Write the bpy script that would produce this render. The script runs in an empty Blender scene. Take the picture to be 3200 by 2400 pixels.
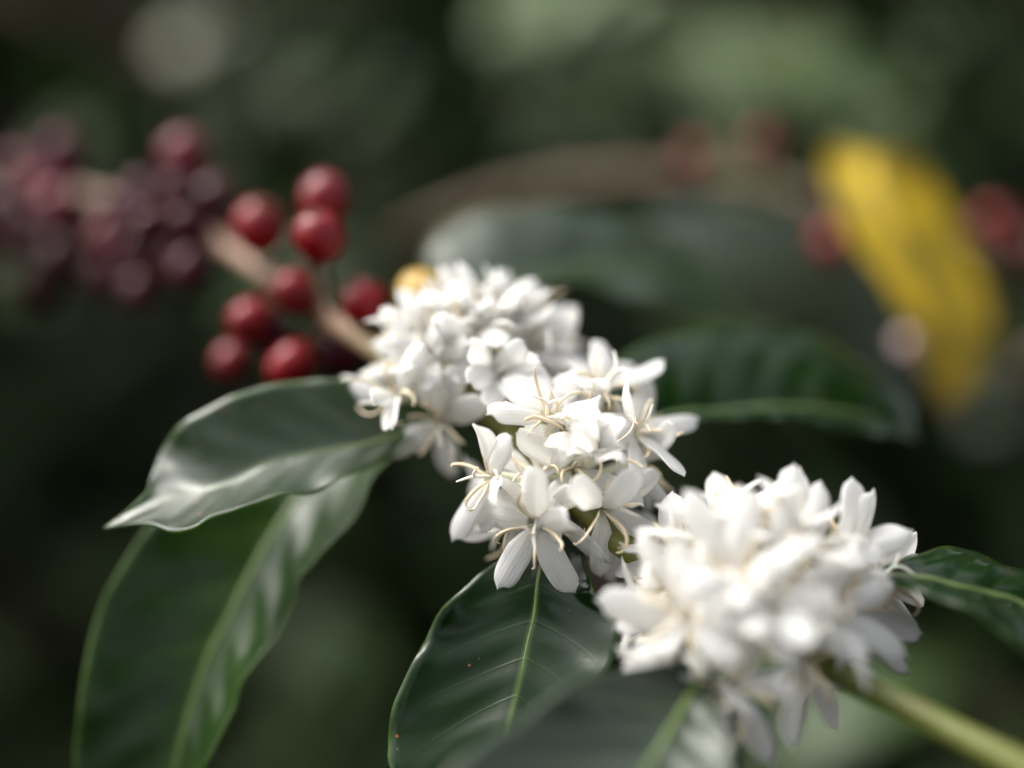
import bpy, bmesh, math, random
from mathutils import Vector, Matrix, noise
R = math.radians
rnd = random.Random(7)
scene = bpy.context.scene
COL = scene.collection

# ------------------------------------------------------------------ camera
PITCH = R(21); CAM = Vector((0, 0, 1.25)); FOCUS = 0.3155
cd = bpy.data.cameras.new('camera'); cam = bpy.data.objects.new('camera', cd); COL.objects.link(cam)
cam.location = CAM; cam.rotation_euler = (R(90) - PITCH, 0, 0)
cd.sensor_width = 36; cd.lens = 50; cd.clip_start = 0.01; cd.clip_end = 300
cd.dof.use_dof = True; cd.dof.focus_distance = FOCUS; cd.dof.aperture_fstop = 1.7
scene.camera = cam
RIGHT = Vector((1, 0, 0)); FWD = Vector((0, math.cos(PITCH), -math.sin(PITCH))); UP = Vector((0, math.sin(PITCH), math.cos(PITCH)))
# ------------------------------------------------------------------ sky, sun, exposure
SUN_EL, SUN_AZ = R(51), R(-62)          # azimuth from +Y (away from the camera) towards +X
w = bpy.data.worlds.new('World'); scene.world = w; w.use_nodes = True
nt = w.node_tree; bg = nt.nodes['Background']
sky = nt.nodes.new('ShaderNodeTexSky'); sky.sky_type = 'NISHITA'; sky.sun_disc = False
sky.sun_elevation = SUN_EL; sky.sun_rotation = SUN_AZ; sky.dust_density = 6; sky.air_density = 1.2
hs = nt.nodes.new('ShaderNodeHueSaturation'); hs.inputs['Saturation'].default_value = 0.3
nt.links.new(sky.outputs[0], hs.inputs['Color']); nt.links.new(hs.outputs[0], bg.inputs[0])
bg.inputs[1].default_value = 0.15
sd = bpy.data.lights.new('sun', 'SUN'); sun = bpy.data.objects.new('sun', sd); COL.objects.link(sun)
sd.energy = 0.8; sd.angle = R(22); sd.color = (1.0, 0.96, 0.90)
sdir = Vector((math.sin(SUN_AZ) * math.cos(SUN_EL), math.cos(SUN_AZ) * math.cos(SUN_EL), math.sin(SUN_EL)))
sun.rotation_euler = sdir.to_track_quat('Z', 'Y').to_euler(); sun.location = (0, 0, 8)
scene.view_settings.view_transform = 'Standard'; scene.view_settings.look = 'None'
scene.view_settings.gamma = 1; scene.view_settings.use_curve_mapping = False
scene.view_settings.exposure = 1.58
scene.cycles.use_denoising = True
scene.cycles.max_bounces = 8

# ------------------------------------------------------------------ helpers
def P(px, py, D):
    """photo pixel (3200 x 2400) at depth D metres -> world point"""
    k = 0.72 * D / 3200
    return CAM + RIGHT * ((px - 1600) * k) + UP * ((1200 - py) * k) + FWD * D
def ray(px, py):
    return (P(px, py, 1.0) - CAM).normalized()
def catmull(pts, n):
    """n+1 points along a centripetal-ish Catmull-Rom curve, spaced by arc length"""
    p = [pts[0] * 2 - pts[1]] + list(pts) + [pts[-1] * 2 - pts[-2]]
    dense = []
    for i in range(1, len(p) - 2):
        for k in range(16):
            t = k / 16
            a, b, c, d = p[i-1], p[i], p[i+1], p[i+2]
            dense.append(0.5 * ((2*b) + (c-a)*t + (2*a-5*b+4*c-d)*t*t + (3*b-3*c+d-a)*t**3))
    dense.append(pts[-1].copy())
    L = [0]
    for i in range(1, len(dense)): L.append(L[-1] + (dense[i] - dense[i-1]).length)
    out = []; j = 0
    for i in range(n + 1):
        s = L[-1] * i / n
        while j < len(L) - 2 and L[j+1] < s: j += 1
        f = (s - L[j]) / max(1e-9, L[j+1] - L[j])
        out.append(dense[j].lerp(dense[j+1], min(1, max(0, f))))
    return out
def mesh(name, verts, faces, uv=None, smooth=True):
    me = bpy.data.meshes.new(name); me.from_pydata([tuple(v) for v in verts], [], faces)
    if uv:
        lay = me.uv_layers.new(name='UVMap')
        for l in me.loops: lay.data[l.index].uv = uv[l.vertex_index]
    if smooth: me.polygons.foreach_set('use_smooth', [True] * len(me.polygons))
    me.update(); return me
def obj(name, me, mat=None, parent=None):
    o = bpy.data.objects.new(name, me); COL.objects.link(o)
    if mat and not me.materials: me.materials.append(mat)
    if parent:
        o.parent = parent; o.matrix_parent_inverse = WORLD[parent].inverted()
    WORLD[o] = Matrix.Identity(4)
    return o
WORLD = {}
def thing(name, label, cat, loc=(0, 0, 0), group=None):
    o = bpy.data.objects.new(name, None); COL.objects.link(o); o.location = loc
    o.empty_display_size = 0.05
    o['label'] = label; o['category'] = cat
    if group: o['group'] = group
    WORLD[o] = Matrix.Translation(Vector(loc)); return o
def part_empty(name, parent, loc):
    o = bpy.data.objects.new(name, None); COL.objects.link(o); o.location = loc; o.empty_display_size = 0.005
    o.parent = parent; o.matrix_parent_inverse = WORLD[parent].inverted()
    WORLD[o] = Matrix.Translation(Vector(loc)); return o
def frames(pts):
    T = []
    for i in range(len(pts)):
        a = pts[max(0, i-1)]; b = pts[min(len(pts)-1, i+1)]
        T.append((b - a).normalized() if (b - a).length > 1e-9 else Vector((0, 0, 1)))
    s = T[0].orthogonal().normalized(); S = []
    for t in T:
        s = (s - t * s.dot(t)); s = s.normalized() if s.length > 1e-6 else t.orthogonal().normalized(); S.append(s.copy())
    return T, S
def tube(pts, radii, sides=8, flat=1.0, caps=True):
    T, S = frames(pts); V = []; F = []; UVs = []
    n = len(pts)
    for i in range(n):
        b = T[i].cross(S[i])
        for k in range(sides):
            a = 2 * math.pi * k / sides
            V.append(pts[i] + S[i] * (math.cos(a) * radii[i]) + b * (math.sin(a) * radii[i] * flat)); UVs.append((i/(n-1), k/sides))
    for i in range(n - 1):
        for k in range(sides):
            F.append((i*sides+k, i*sides+(k+1) % sides, (i+1)*sides+(k+1) % sides, (i+1)*sides+k))
    if caps:
        F.append(tuple(range(sides))[::-1]); F.append(tuple((n-1)*sides + k for k in range(sides)))
    return V, F, UVs
def grid_solid(rows, th, nrm):
    """closed thin slab from a grid of points and normals; returns verts, faces, uv"""
    m = len(rows); n = len(rows[0]); V = []; UVs = []
    for sgn in (0.5, -0.5):
        for i in range(m):
            for j in range(n):
                V.append(rows[i][j] + nrm[i][j] * (th * sgn)); UVs.append((i/(m-1), j/(n-1)))
    F = []; o = m * n
    for i in range(m - 1):
        for j in range(n - 1):
            a, b, c, d = i*n+j, (i+1)*n+j, (i+1)*n+j+1, i*n+j+1
            F.append((a, b, c, d)); F.append((o+d, o+c, o+b, o+a))
    for i in range(m - 1):
        for j in (0, n - 1):
            a, b = i*n+j, (i+1)*n+j
            F.append((a, o+a, o+b, b) if j == 0 else (b, o+b, o+a, a))
    for j in range(n - 1):
        for i in (0, m - 1):
            a, b = i*n+j, i*n+j+1
            F.append((b, o+b, o+a, a) if i == 0 else (a, o+a, o+b, b))
    return V, F, UVs
def grid_normals(rows, ref):
    m = len(rows); n = len(rows[0]); N = []
    for i in range(m):
        r = []
        for j in range(n):
            du = rows[min(m-1, i+1)][j] - rows[max(0, i-1)][j]
            dv = rows[i][min(n-1, j+1)] - rows[i][max(0, j-1)]
            c = dv.cross(du)
            c = c.normalized() if c.length > 1e-14 else (r[-1] if r else ref)
            r.append(c)
        N.append(r)
    mid = N[m//2][n//2]
    if mid.dot(ref) < 0: N = [[-x for x in r] for r in N]
    # degenerate ends borrow from their neighbours
    N[0] = N[1][:]; N[-1] = N[-2][:]
    return N

# ------------------------------------------------------------------ materials
def new_mat(name):
    m = bpy.data.materials.new(name); m.use_nodes = True
    n = m.node_tree.nodes; return m, m.node_tree, n, m.node_tree.links, n['Principled BSDF'], n['Material Output']
def ramp(n, stops):
    r = n.new('ShaderNodeValToRGB'); e = r.color_ramp.elements
    while len(e) < len(stops): e.new(0.5)
    for k, (p, c) in enumerate(stops): e[k].position = p; e[k].color = (*c, 1)
    return r
def math_node(n, l, op, a, b=None, clamp=False):
    m = n.new('ShaderNodeMath'); m.operation = op; m.use_clamp = clamp
    for k, v in enumerate((a, b)):
        if v is None: continue
        if isinstance(v, (int, float)): m.inputs[k].default_value = v
        else: l.new(v, m.inputs[k])
    return m.outputs[0]
def mix_col(n, l, fac, a, b):
    m = n.new('ShaderNodeMix'); m.data_type = 'RGBA'
    if isinstance(fac, (int, float)): m.inputs[0].default_value = fac
    else: l.new(fac, m.inputs[0])
    for k, v in ((6, a), (7, b)):
        if isinstance(v, tuple): m.inputs[k].default_value = (*v, 1)
        else: l.new(v, m.inputs[k])
    return m.outputs[2]
def leaf_mat(name, dark, light, vein, trans, trans_fac=0.16, rough=0.27, veins=9.0, specks=0.0, spec=0.5, patch=(55, 0.3, 0.72)):
    m, t, n, l, bs, out = new_mat(name)
    tc = n.new('ShaderNodeTexCoord'); sp = n.new('ShaderNodeSeparateXYZ'); l.new(tc.outputs['UV'], sp.inputs[0])
    U = sp.outputs[0]; V = math_node(n, l, 'ABSOLUTE', math_node(n, l, 'MULTIPLY_ADD', sp.outputs[1], 2.0))
    n.active = None
    # MULTIPLY_ADD third input
    for nd in n:
        if nd.type == 'MATH' and nd.operation == 'MULTIPLY_ADD': nd.inputs[2].default_value = -1.0
    # lateral veins sweeping towards the tip
    ph = math_node(n, l, 'SUBTRACT', math_node(n, l, 'MULTIPLY', U, veins), math_node(n, l, 'MULTIPLY', math_node(n, l, 'POWER', V, 1.3), 1.15))
    fr = math_node(n, l, 'ABSOLUTE', math_node(n, l, 'SUBTRACT', math_node(n, l, 'FRACT', ph), 0.5))
    vl = math_node(n, l, 'SUBTRACT', 1.0, math_node(n, l, 'DIVIDE', fr, 0.045), True)
    vl = math_node(n, l, 'MULTIPLY', vl, math_node(n, l, 'SUBTRACT', 1.0, V, True))
    mid = math_node(n, l, 'SUBTRACT', 1.0, math_node(n, l, 'DIVIDE', V, 0.05), True)
    edge = math_node(n, l, 'DIVIDE', math_node(n, l, 'SUBTRACT', V, 0.965), 0.03, True)
    no = n.new('ShaderNodeTexNoise'); no.inputs['Scale'].default_value = patch[0]; no.inputs['Detail'].default_value = 5
    l.new(tc.outputs['Object'], no.inputs['Vector'])
    rp = ramp(n, [(patch[1], dark), (patch[2], light)]); l.new(no.outputs[0], rp.inputs[0])
    c = mix_col(n, l, math_node(n, l, 'MULTIPLY', vl, 0.2), rp.outputs[0], vein)
    c = mix_col(n, l, math_node(n, l, 'MULTIPLY', mid, 0.8), c, vein)
    c = mix_col(n, l, math_node(n, l, 'MULTIPLY', edge, 0.45), c, tuple(x * 1.25 for x in vein))
    if specks > 0:
        vo = n.new('ShaderNodeTexVoronoi'); vo.inputs['Scale'].default_value = 260; l.new(tc.outputs['Object'], vo.inputs['Vector'])
        n2 = n.new('ShaderNodeTexNoise'); n2.inputs['Scale'].default_value = 70; l.new(tc.outputs['Object'], n2.inputs['Vector'])
        sz = math_node(n, l, 'MULTIPLY', math_node(n, l, 'SUBTRACT', n2.outputs[0], 0.42, True), 1.0 * specks)
        sm = math_node(n, l, 'LESS_THAN', vo.outputs['Distance'], sz)
        c = mix_col(n, l, math_node(n, l, 'MULTIPLY', sm, 0.7), c, (0.22, 0.085, 0.03))
    l.new(c, bs.inputs['Base Color'])
    n3 = n.new('ShaderNodeTexNoise'); n3.inputs['Scale'].default_value = 240; n3.inputs['Detail'].default_value = 4
    l.new(tc.outputs['Object'], n3.inputs['Vector'])
    rr = math_node(n, l, 'MULTIPLY_ADD', n3.outputs[0], 0.22); rr.node.inputs[2].default_value = rough - 0.11
    l.new(rr, bs.inputs['Roughness']); bs.inputs['Specular IOR Level'].default_value = spec
    h = math_node(n, l, 'SUBTRACT', math_node(n, l, 'MULTIPLY', n3.outputs[0], 0.25), math_node(n, l, 'MULTIPLY', vl, 0.22))
    bp = n.new('ShaderNodeBump'); bp.inputs['Strength'].default_value = 0.35; bp.inputs['Distance'].default_value = 0.0006
    l.new(h, bp.inputs['Height']); l.new(bp.outputs[0], bs.inputs['Normal'])
    tr = n.new('ShaderNodeBsdfTranslucent'); tr.inputs[0].default_value = (*trans, 1); mx = n.new('ShaderNodeMixShader'); mx.inputs[0].default_value = trans_fac
    l.new(bs.outputs[0], mx.inputs[1]); l.new(tr.outputs[0], mx.inputs[2]); l.new(mx.outputs[0], out.inputs[0])
    return m
M = {}
M['leaf'] = leaf_mat('coffee_leaf', (0.003, 0.012, 0.002), (0.007, 0.021, 0.004), (0.05, 0.09, 0.018), (0.10, 0.22, 0.03), 0.06, 0.16, specks=0.5, spec=0.22)
M['leaf_pale'] = leaf_mat('coffee_leaf_lighter', (0.007, 0.020, 0.004), (0.014, 0.034, 0.007), (0.08, 0.14, 0.03), (0.26, 0.40, 0.10), 0.40, 0.34, specks=0.6, spec=0.8)
M['leaf_mid'] = leaf_mat('coffee_leaf_mid', (0.008, 0.023, 0.004), (0.018, 0.042, 0.007), (0.09, 0.15, 0.03), (0.10, 0.20, 0.03), 0.10, 0.24, specks=0.3, spec=0.22)
M['leaf_sheen_grey'] = leaf_mat('sheen_grey_green_leaf', (0.018, 0.029, 0.016), (0.032, 0.047, 0.027), (0.06, 0.09, 0.04), (0.10, 0.18, 0.05), 0.10, 0.40, spec=0.5)  # sky sheen on these leaves is put into the grey base colour
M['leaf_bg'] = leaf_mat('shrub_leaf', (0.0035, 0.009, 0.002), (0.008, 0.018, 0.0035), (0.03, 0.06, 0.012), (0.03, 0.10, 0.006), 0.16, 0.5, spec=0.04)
M['leaf_bg2'] = leaf_mat('shrub_leaf_lighter', (0.030, 0.065, 0.014), (0.055, 0.10, 0.026), (0.10, 0.16, 0.05), (0.16, 0.32, 0.03), 0.30, 0.38, spec=0.5)  # lighter copy of the shrub leaf tone
M['leaf_lit'] = leaf_mat('pale_lit_leaf', (0.10, 0.15, 0.06), (0.15, 0.20, 0.09), (0.2, 0.26, 0.12), (0.30, 0.42, 0.12), 0.35, 0.35)  # pale colour stands in for sheen and light on background leaves
M['leaf_yellow'] = leaf_mat('withering_yellow_leaf', (0.20, 0.155, 0.010), (0.62, 0.42, 0.010), (0.45, 0.30, 0.03), (0.6, 0.40, 0.02), 0.3, 0.6, veins=8, spec=0.3, specks=0.7, patch=(38, 0.40, 0.60))
M['leaf_dry'] = leaf_mat('dry_leaf', (0.16, 0.11, 0.09), (0.30, 0.22, 0.19), (0.30, 0.23, 0.18), (0.3, 0.2, 0.12), 0.15, 0.6)

def petal_mat():
    m, t, n, l, bs, out = new_mat('white_petal')
    tc = n.new('ShaderNodeTexCoord'); sp = n.new('ShaderNodeSeparateXYZ'); l.new(tc.outputs['UV'], sp.inputs[0])
    rp = ramp(n, [(0.0, (0.72, 0.73, 0.48)), (0.10, (0.85, 0.84, 0.76)), (0.4, (0.89, 0.89, 0.88)), (1.0, (0.90, 0.90, 0.90))]); l.new(sp.outputs[0], rp.inputs[0])
    no = n.new('ShaderNodeTexNoise'); no.inputs['Scale'].default_value = 160; no.inputs['Detail'].default_value = 3; l.new(tc.outputs['Object'], no.inputs['Vector'])
    c = mix_col(n, l, math_node(n, l, 'MULTIPLY', math_node(n, l, 'SUBTRACT', no.outputs[0], 0.5, True), 0.7), rp.outputs[0], (0.86, 0.83, 0.74))
    l.new(c, bs.inputs['Base Color'])
    bs.inputs['Subsurface Weight'].default_value = 0.45; bs.inputs['Subsurface Radius'].default_value = (1.0, 0.9, 0.7); bs.inputs['Subsurface Scale'].default_value = 0.0012
    bs.inputs['Roughness'].default_value = 0.5; bs.inputs['Specular IOR Level'].default_value = 0.3
    # fine lengthwise veins
    wv = math_node(n, l, 'SINE', math_node(n, l, 'MULTIPLY', sp.outputs[1], 44.0))
    n2 = n.new('ShaderNodeTexNoise'); n2.inputs['Scale'].default_value = 500; l.new(tc.outputs['Object'], n2.inputs['Vector'])
    h = math_node(n, l, 'ADD', math_node(n, l, 'MULTIPLY', wv, 0.35), n2.outputs[0])
    bp = n.new('ShaderNodeBump'); bp.inputs['Strength'].default_value = 0.4; bp.inputs['Distance'].default_value = 0.0003
    l.new(h, bp.inputs['Height']); l.new(bp.outputs[0], bs.inputs['Normal'])
    tr = n.new('ShaderNodeBsdfTranslucent'); tr.inputs[0].default_value = (0.92, 0.91, 0.88, 1); mx = n.new('ShaderNodeMixShader'); mx.inputs[0].default_value = 0.7
    l.new(bs.outputs[0], mx.inputs[1]); l.new(tr.outputs[0], mx.inputs[2]); l.new(mx.outputs[0], out.inputs[0])
    return m
M['petal'] = petal_mat()
def simple(name, c1, c2, scale, rough, bump=0.0, sss=0.0, dist=0.001, coat=0.0, spec=None):
    m, t, n, l, bs, out = new_mat(name)
    tc = n.new('ShaderNodeTexCoord'); no = n.new('ShaderNodeTexNoise'); no.inputs['Scale'].default_value = scale; no.inputs['Detail'].default_value = 6
    l.new(tc.outputs['Object'], no.inputs['Vector'])
    rp = ramp(n, [(0.32, c1), (0.7, c2)]); l.new(no.outputs[0], rp.inputs[0]); l.new(rp.outputs[0], bs.inputs['Base Color'])
    bs.inputs['Roughness'].default_value = rough
    if spec is not None: bs.inputs['Specular IOR Level'].default_value = spec
    if rough > 0.78: bs.inputs['Specular IOR Level'].default_value = 0.0
    if coat: bs.inputs['Coat Weight'].default_value = coat; bs.inputs['Coat Roughness'].default_value = 0.3
    if sss: bs.inputs['Subsurface Weight'].default_value = sss; bs.inputs['Subsurface Scale'].default_value = 0.001
    if bump:
        bp = n.new('ShaderNodeBump'); bp.inputs['Strength'].default_value = bump; bp.inputs['Distance'].default_value = dist
        l.new(no.outputs[0], bp.inputs['Height']); l.new(bp.outputs[0], bs.inputs['Normal'])
    return m
M['stamen'] = simple('cream_stamen', (0.68, 0.54, 0.34), (0.84, 0.74, 0.54), 300, 0.6)
M['style'] = simple('white_style', (0.80, 0.77, 0.66), (0.84, 0.83, 0.76), 300, 0.5, sss=0.3)
M['tube'] = simple('corolla_tube', (0.74, 0.74, 0.55), (0.82, 0.82, 0.72), 200, 0.5, sss=0.3)
M['cherry_red'] = simple('ripe_red_cherry', (0.09, 0.0015, 0.004), (0.22, 0.003, 0.007), 60, 0.26, coat=0.0, spec=0.32)
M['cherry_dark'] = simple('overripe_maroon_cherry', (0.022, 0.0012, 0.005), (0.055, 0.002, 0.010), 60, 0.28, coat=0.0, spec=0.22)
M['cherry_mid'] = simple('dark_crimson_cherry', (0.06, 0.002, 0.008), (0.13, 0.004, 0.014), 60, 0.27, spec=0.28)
M['cherry_yellow'] = simple('turning_yellow_cherry', (0.28, 0.19, 0.02), (0.42, 0.25, 0.03), 60, 0.42, coat=0.08)
M['calyx'] = simple('dry_calyx', (0.05, 0.03, 0.02), (0.14, 0.08, 0.05), 400, 0.8)
M['midrib'] = simple('pale_green_midrib', (0.06, 0.10, 0.02), (0.095, 0.14, 0.035), 150, 0.4)
M['rib_yellow'] = simple('yellow_midrib', (0.40, 0.28, 0.04), (0.5, 0.36, 0.05), 150, 0.5)
M['bark'] = simple('grey_tan_bark', (0.16, 0.115, 0.08), (0.30, 0.23, 0.17), 60, 0.85, bump=0.6, dist=0.002)
M['bark_mid'] = simple('brown_bark', (0.06, 0.047, 0.034), (0.12, 0.095, 0.07), 40, 0.85, bump=0.6, dist=0.002)
M['bark_dark'] = simple('dark_bark', (0.018, 0.014, 0.009), (0.045, 0.033, 0.022), 25, 0.9, bump=0.7, dist=0.01)
M['bright_spot'] = simple('pale_pink_spot', (0.40, 0.27, 0.27), (0.52, 0.38, 0.37), 200, 0.4, sss=0.2)
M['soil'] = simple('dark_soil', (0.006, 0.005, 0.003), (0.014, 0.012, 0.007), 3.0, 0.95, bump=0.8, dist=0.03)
M['litter'] = simple('leaf_litter', (0.05, 0.03, 0.015), (0.14, 0.09, 0.045), 6.0, 0.8)
def stem_mat():
    m, t, n, l, bs, out = new_mat('coffee_branch_bark')
    tc = n.new('ShaderNodeTexCoord'); sp = n.new('ShaderNodeSeparateXYZ'); l.new(tc.outputs['UV'], sp.inputs[0])
    rp = ramp(n, [(0.0, (0.08, 0.05, 0.036)), (0.55, (0.13, 0.075, 0.05)), (0.73, (0.26, 0.14, 0.085)), (0.765, (0.16, 0.13, 0.045)), (0.82, (0.12, 0.13, 0.015)), (0.89, (0.085, 0.10, 0.009)), (1.0, (0.085, 0.10, 0.011))]); l.new(sp.outputs[0], rp.inputs[0])
    no = n.new('ShaderNodeTexNoise'); no.inputs['Scale'].default_value = 220; no.inputs['Detail'].default_value = 5; l.new(tc.outputs['Object'], no.inputs['Vector'])
    c = mix_col(n, l, math_node(n, l, 'MULTIPLY', math_node(n, l, 'SUBTRACT', no.outputs[0], 0.45, True), 1.6), rp.outputs[0], (0.12, 0.09, 0.03))
    l.new(c, bs.inputs['Base Color']); bs.inputs['Roughness'].default_value = 0.5
    bp = n.new('ShaderNodeBump'); bp.inputs['Strength'].default_value = 0.4; bp.inputs['Distance'].default_value = 0.0008
    l.new(no.outputs[0], bp.inputs['Height']); l.new(bp.outputs[0], bs.inputs['Normal'])
    return m
M['stem'] = stem_mat()

# ------------------------------------------------------------------ ground
def ground():
    bm = bmesh.new(); s = 60; n = 90
    vs = [[None]*(n+1) for _ in range(n+1)]
    for i in range(n+1):
        for j in range(n+1):
            a = (i/n*2-1); b = (j/n*2-1)
            x = math.copysign(abs(a)**2.2, a)*s; y = math.copysign(abs(b)**2.2, b)*s + 2
            vs[i][j] = bm.verts.new((x, y, 0.05*noise.noise(Vector((x*1.3, y*1.3, 0))) + 0.02*noise.noise(Vector((x*5, y*5, 3)))))
    for i in range(n):
        for j in range(n): bm.faces.new((vs[i][j], vs[i+1][j], vs[i+1][j+1], vs[i][j+1]))
    me = bpy.data.meshes.new('ground'); bm.to_mesh(me); bm.free()
    me.polygons.foreach_set('use_smooth', [True]*len(me.polygons))
    o = obj('ground', me, M['soil']); o['kind'] = 'structure'; o['label'] = 'dark shaded soil under the coffee shrubs'; return o
ground()
V3 = Vector
def leaf_mesh(name, L=0.12, W=0.045, nu=10, nv=3, droop=0.25, fold=0.35, wav=0.05, seed=0):
    """generic coffee leaf along +X, upper side +Z, base at the origin"""
    r = random.Random(seed); rows = []
    ph = r.uniform(0, 6)
    for i in range(nu + 1):
        u = i / nu
        f = max(0.012, math.sin(math.pi * min(1, u*1.02)**0.85) ** 0.8 * (1 - 0.25*u)) if u < 0.9 else max(0.012, (1-u)/0.1*0.30+0.02)
        x = L * u * (1 - 0.25*droop*u); z = -L * droop * u*u
        row = []
        for j in range(-nv, nv + 1):
            v = j / nv
            row.append(V3((x, v*f*W/2, z + abs(v)*f*W/2*fold + wav*W*abs(v)*math.sin(u*16+ph+(1 if v > 0 else 2.2)))))
        rows.append(row)
    N = grid_normals(rows, V3((0, 0, 1)))
    return mesh(name, *grid_solid(rows, 0.0006, N))
LEAVES = [leaf_mesh('leaf_blade', L=l, W=wd, droop=dr, fold=fo, seed=k) for k, (l, wd, dr, fo) in enumerate([(0.13, 0.052, 0.3, 0.3), (0.115, 0.05, 0.15, 0.4), (0.14, 0.056, 0.5, 0.25), (0.10, 0.042, 0.35, 0.5)])]
LEAVES2 = [m.copy() for m in LEAVES]
for m in LEAVES: m.materials.append(M['leaf_bg'])
for m in LEAVES2: m.materials.append(M['leaf_bg2'])
LEAVES3 = [leaf_mesh('leaf_blade', L=.13, W=.056, droop=.2, fold=.2, seed=9), leaf_mesh('leaf_blade', L=.11, W=.05, droop=.35, fold=.3, seed=10)]
for m in LEAVES3: m.materials.append(M['leaf_lit'])
def place_leaf(root, base, direction, up, r, lighter_share=0.15, scale=1.0, kind=None):
    x = direction.normalized(); z = (up - x*up.dot(x)).normalized(); y = z.cross(x)
    me = r.choice(kind or (LEAVES2 if r.random() < lighter_share else LEAVES))
    o = bpy.data.objects.new('leaf', me); COL.objects.link(o); o.parent = root
    o.matrix_parent_inverse = WORLD[root].inverted()
    o.matrix_basis = Matrix.Translation(base) @ Matrix((x, y, z)).transposed().to_4x4() @ Matrix.Scale(scale*r.uniform(0.8, 1.15), 4)
    return o
def clear_of_view(p, margin=0.62):
    """keep background growth out of the space between lens and subject"""
    d = (p - CAM).dot(FWD); x = (p - CAM).dot(RIGHT); y = (p - CAM).dot(UP)
    return not (d < margin and abs(x) < 0.42*max(d, .1) + 0.05 and abs(y) < 0.34*max(d, .1) + 0.05)
def lateral(root, a, b, r, r0, n_pairs, lighter_share, mat, sag=0.12, skip=0.15, margin=0.8, scale=1.0):
    mid = (a + b)/2 + V3((r.uniform(-.04, .04), r.uniform(-.04, .04), sag*(b-a).length*0.5))
    pts = catmull([a, mid, b], 10)
    keep = [p for p in pts]
    V, F, UVs = tube(keep, [r0*(1-0.6*i/10) for i in range(11)], 6)
    obj('branch', mesh('branch', V, F, UVs), mat, root)
    for k in range(n_pairs):
        t = skip + (1-skip)*k/max(1, n_pairs-1); i = min(9, int(t*10)); p = pts[i].lerp(pts[i+1], t*10-i)
        tn = (pts[i+1]-pts[i]).normalized(); sd_ = tn.cross(V3((0, 0, 1))).normalized()
        for s in (-1, 1):
            d = sd_*s*1.0 + tn*r.uniform(0.3, 0.9) + V3((0, 0, r.uniform(-0.5, 0.25)))
            if not clear_of_view(p + d.normalized()*0.1, margin): continue
            up = V3((r.uniform(-.35, .35), r.uniform(-.35, .35), 1))
            place_leaf(root, p, d, up, r, lighter_share, scale)
def shrub(label, x, y, h, nb, reach, pairs, seed, lighter_share=0.15, group='coffee shrubs in the rows behind'):
    r = random.Random(seed); root = thing('coffee_shrub', label, 'shrub', (x, y, 0), group)
    pts = catmull([V3((x, y, -0.05)), V3((x+r.uniform(-.05, .05), y, h*0.5)), V3((x+r.uniform(-.06, .06), y+r.uniform(-.05, .05), h))], 10)
    V, F, UVs = tube(pts, [0.022*(1-0.7*i/10) for i in range(11)], 8)
    obj('trunk', mesh('trunk', V, F, UVs), M['bark_dark'], root)
    for k in range(nb):
        t = 0.18 + 0.8*k/(nb-1); i = min(9, int(t*10)); a = pts[i].lerp(pts[i+1], t*10-i)
        az = k*2.4 + r.uniform(-.4, .4); rc = reach*(1.05-0.55*t)*r.uniform(0.8, 1.15)
        b = a + V3((math.cos(az)*rc, math.sin(az)*rc, rc*r.uniform(-0.15, 0.3)))
        lateral(root, a, b, r, 0.006, pairs, lighter_share, M['bark_dark'], scale=1.3)
    return root, pts

# ------------------------------------------------------------------ the flowering coffee shrub
TRUNK = P(-1150, 700, 0.74); TRUNK = V3((TRUNK.x, TRUNK.y, 0))
hero = thing('coffee_shrub', 'coffee shrub with a long branch carrying white blossom clusters, red cherries and glossy dark leaves', 'coffee shrub', TRUNK)
STEM_PX = [(-1150, 480, .74), (-700, 500, .63), (-300, 540, .54), (0, 600, .482), (250, 610, .45), (500, 655, .422), (680, 760, .402), (850, 870, .387), (1050, 1005, .372), (1250, 1140, .362), (1480, 1250, .352), (1760, 1520, .329), (1960, 1715, .316), (2330, 1930, .303), (2640, 2110, .291), (2900, 2245, .280), (3250, 2430, .266), (3650, 2640, .255), (4000, 2780, .25)]
STEM_R = [.0042, .004, .0036, .0032, .003, .0028, .0027, .0027, .0027, .0028, .003, .003, .0029, .0028, .0028, .0029, .0030, .0028, .0020]
def DEEP(x, y, D): return (x, y, D if x > 1240 else .362 + (D-.362)*1.3 + .008*min(1, (1250-x)/200))
stem_ctl = [P(*DEEP(*c)) for c in STEM_PX]
stem = catmull(stem_ctl, 120)
def stem_radius(i):
    # control radii follow the path by nearest control point, nodes slightly swollen
    p = stem[i]; d = sorted((( (c-p).length, r_) for c, r_ in zip(stem_ctl, STEM_R)))[:2]
    r_ = (d[0][1]*d[1][0] + d[1][1]*d[0][0]) / max(1e-9, d[0][0]+d[1][0])
    sw = 0
    for k in (4, 5, 6, 8, 10, 11, 13, 16):
        sw = max(sw, math.exp(-((stem_ctl[k]-p).length/0.004)**2))
    return r_*(1 + 0.28*sw)
V, F, UVs = tube(stem, [stem_radius(i) for i in range(121)], 14)
obj('branch', mesh('branch', V, F, UVs), M['stem'], hero)
tp = catmull([TRUNK + V3((0, 0, -.05)), TRUNK + V3((.02, 0, .6)), P(-1150, 480, .74), TRUNK + V3((-.01, .02, 2.0))], 24)
V, F, UVs = tube(tp, [0.024*(1-0.55*i/24) for i in range(25)], 12)
obj('trunk', mesh('trunk', V, F, UVs), M['bark'], hero)
NODE_B, NODE_M, NODE_F = P(1480, 1215, .357), P(1765, 1515, .329), P(2330, 1915, .303)

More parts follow.
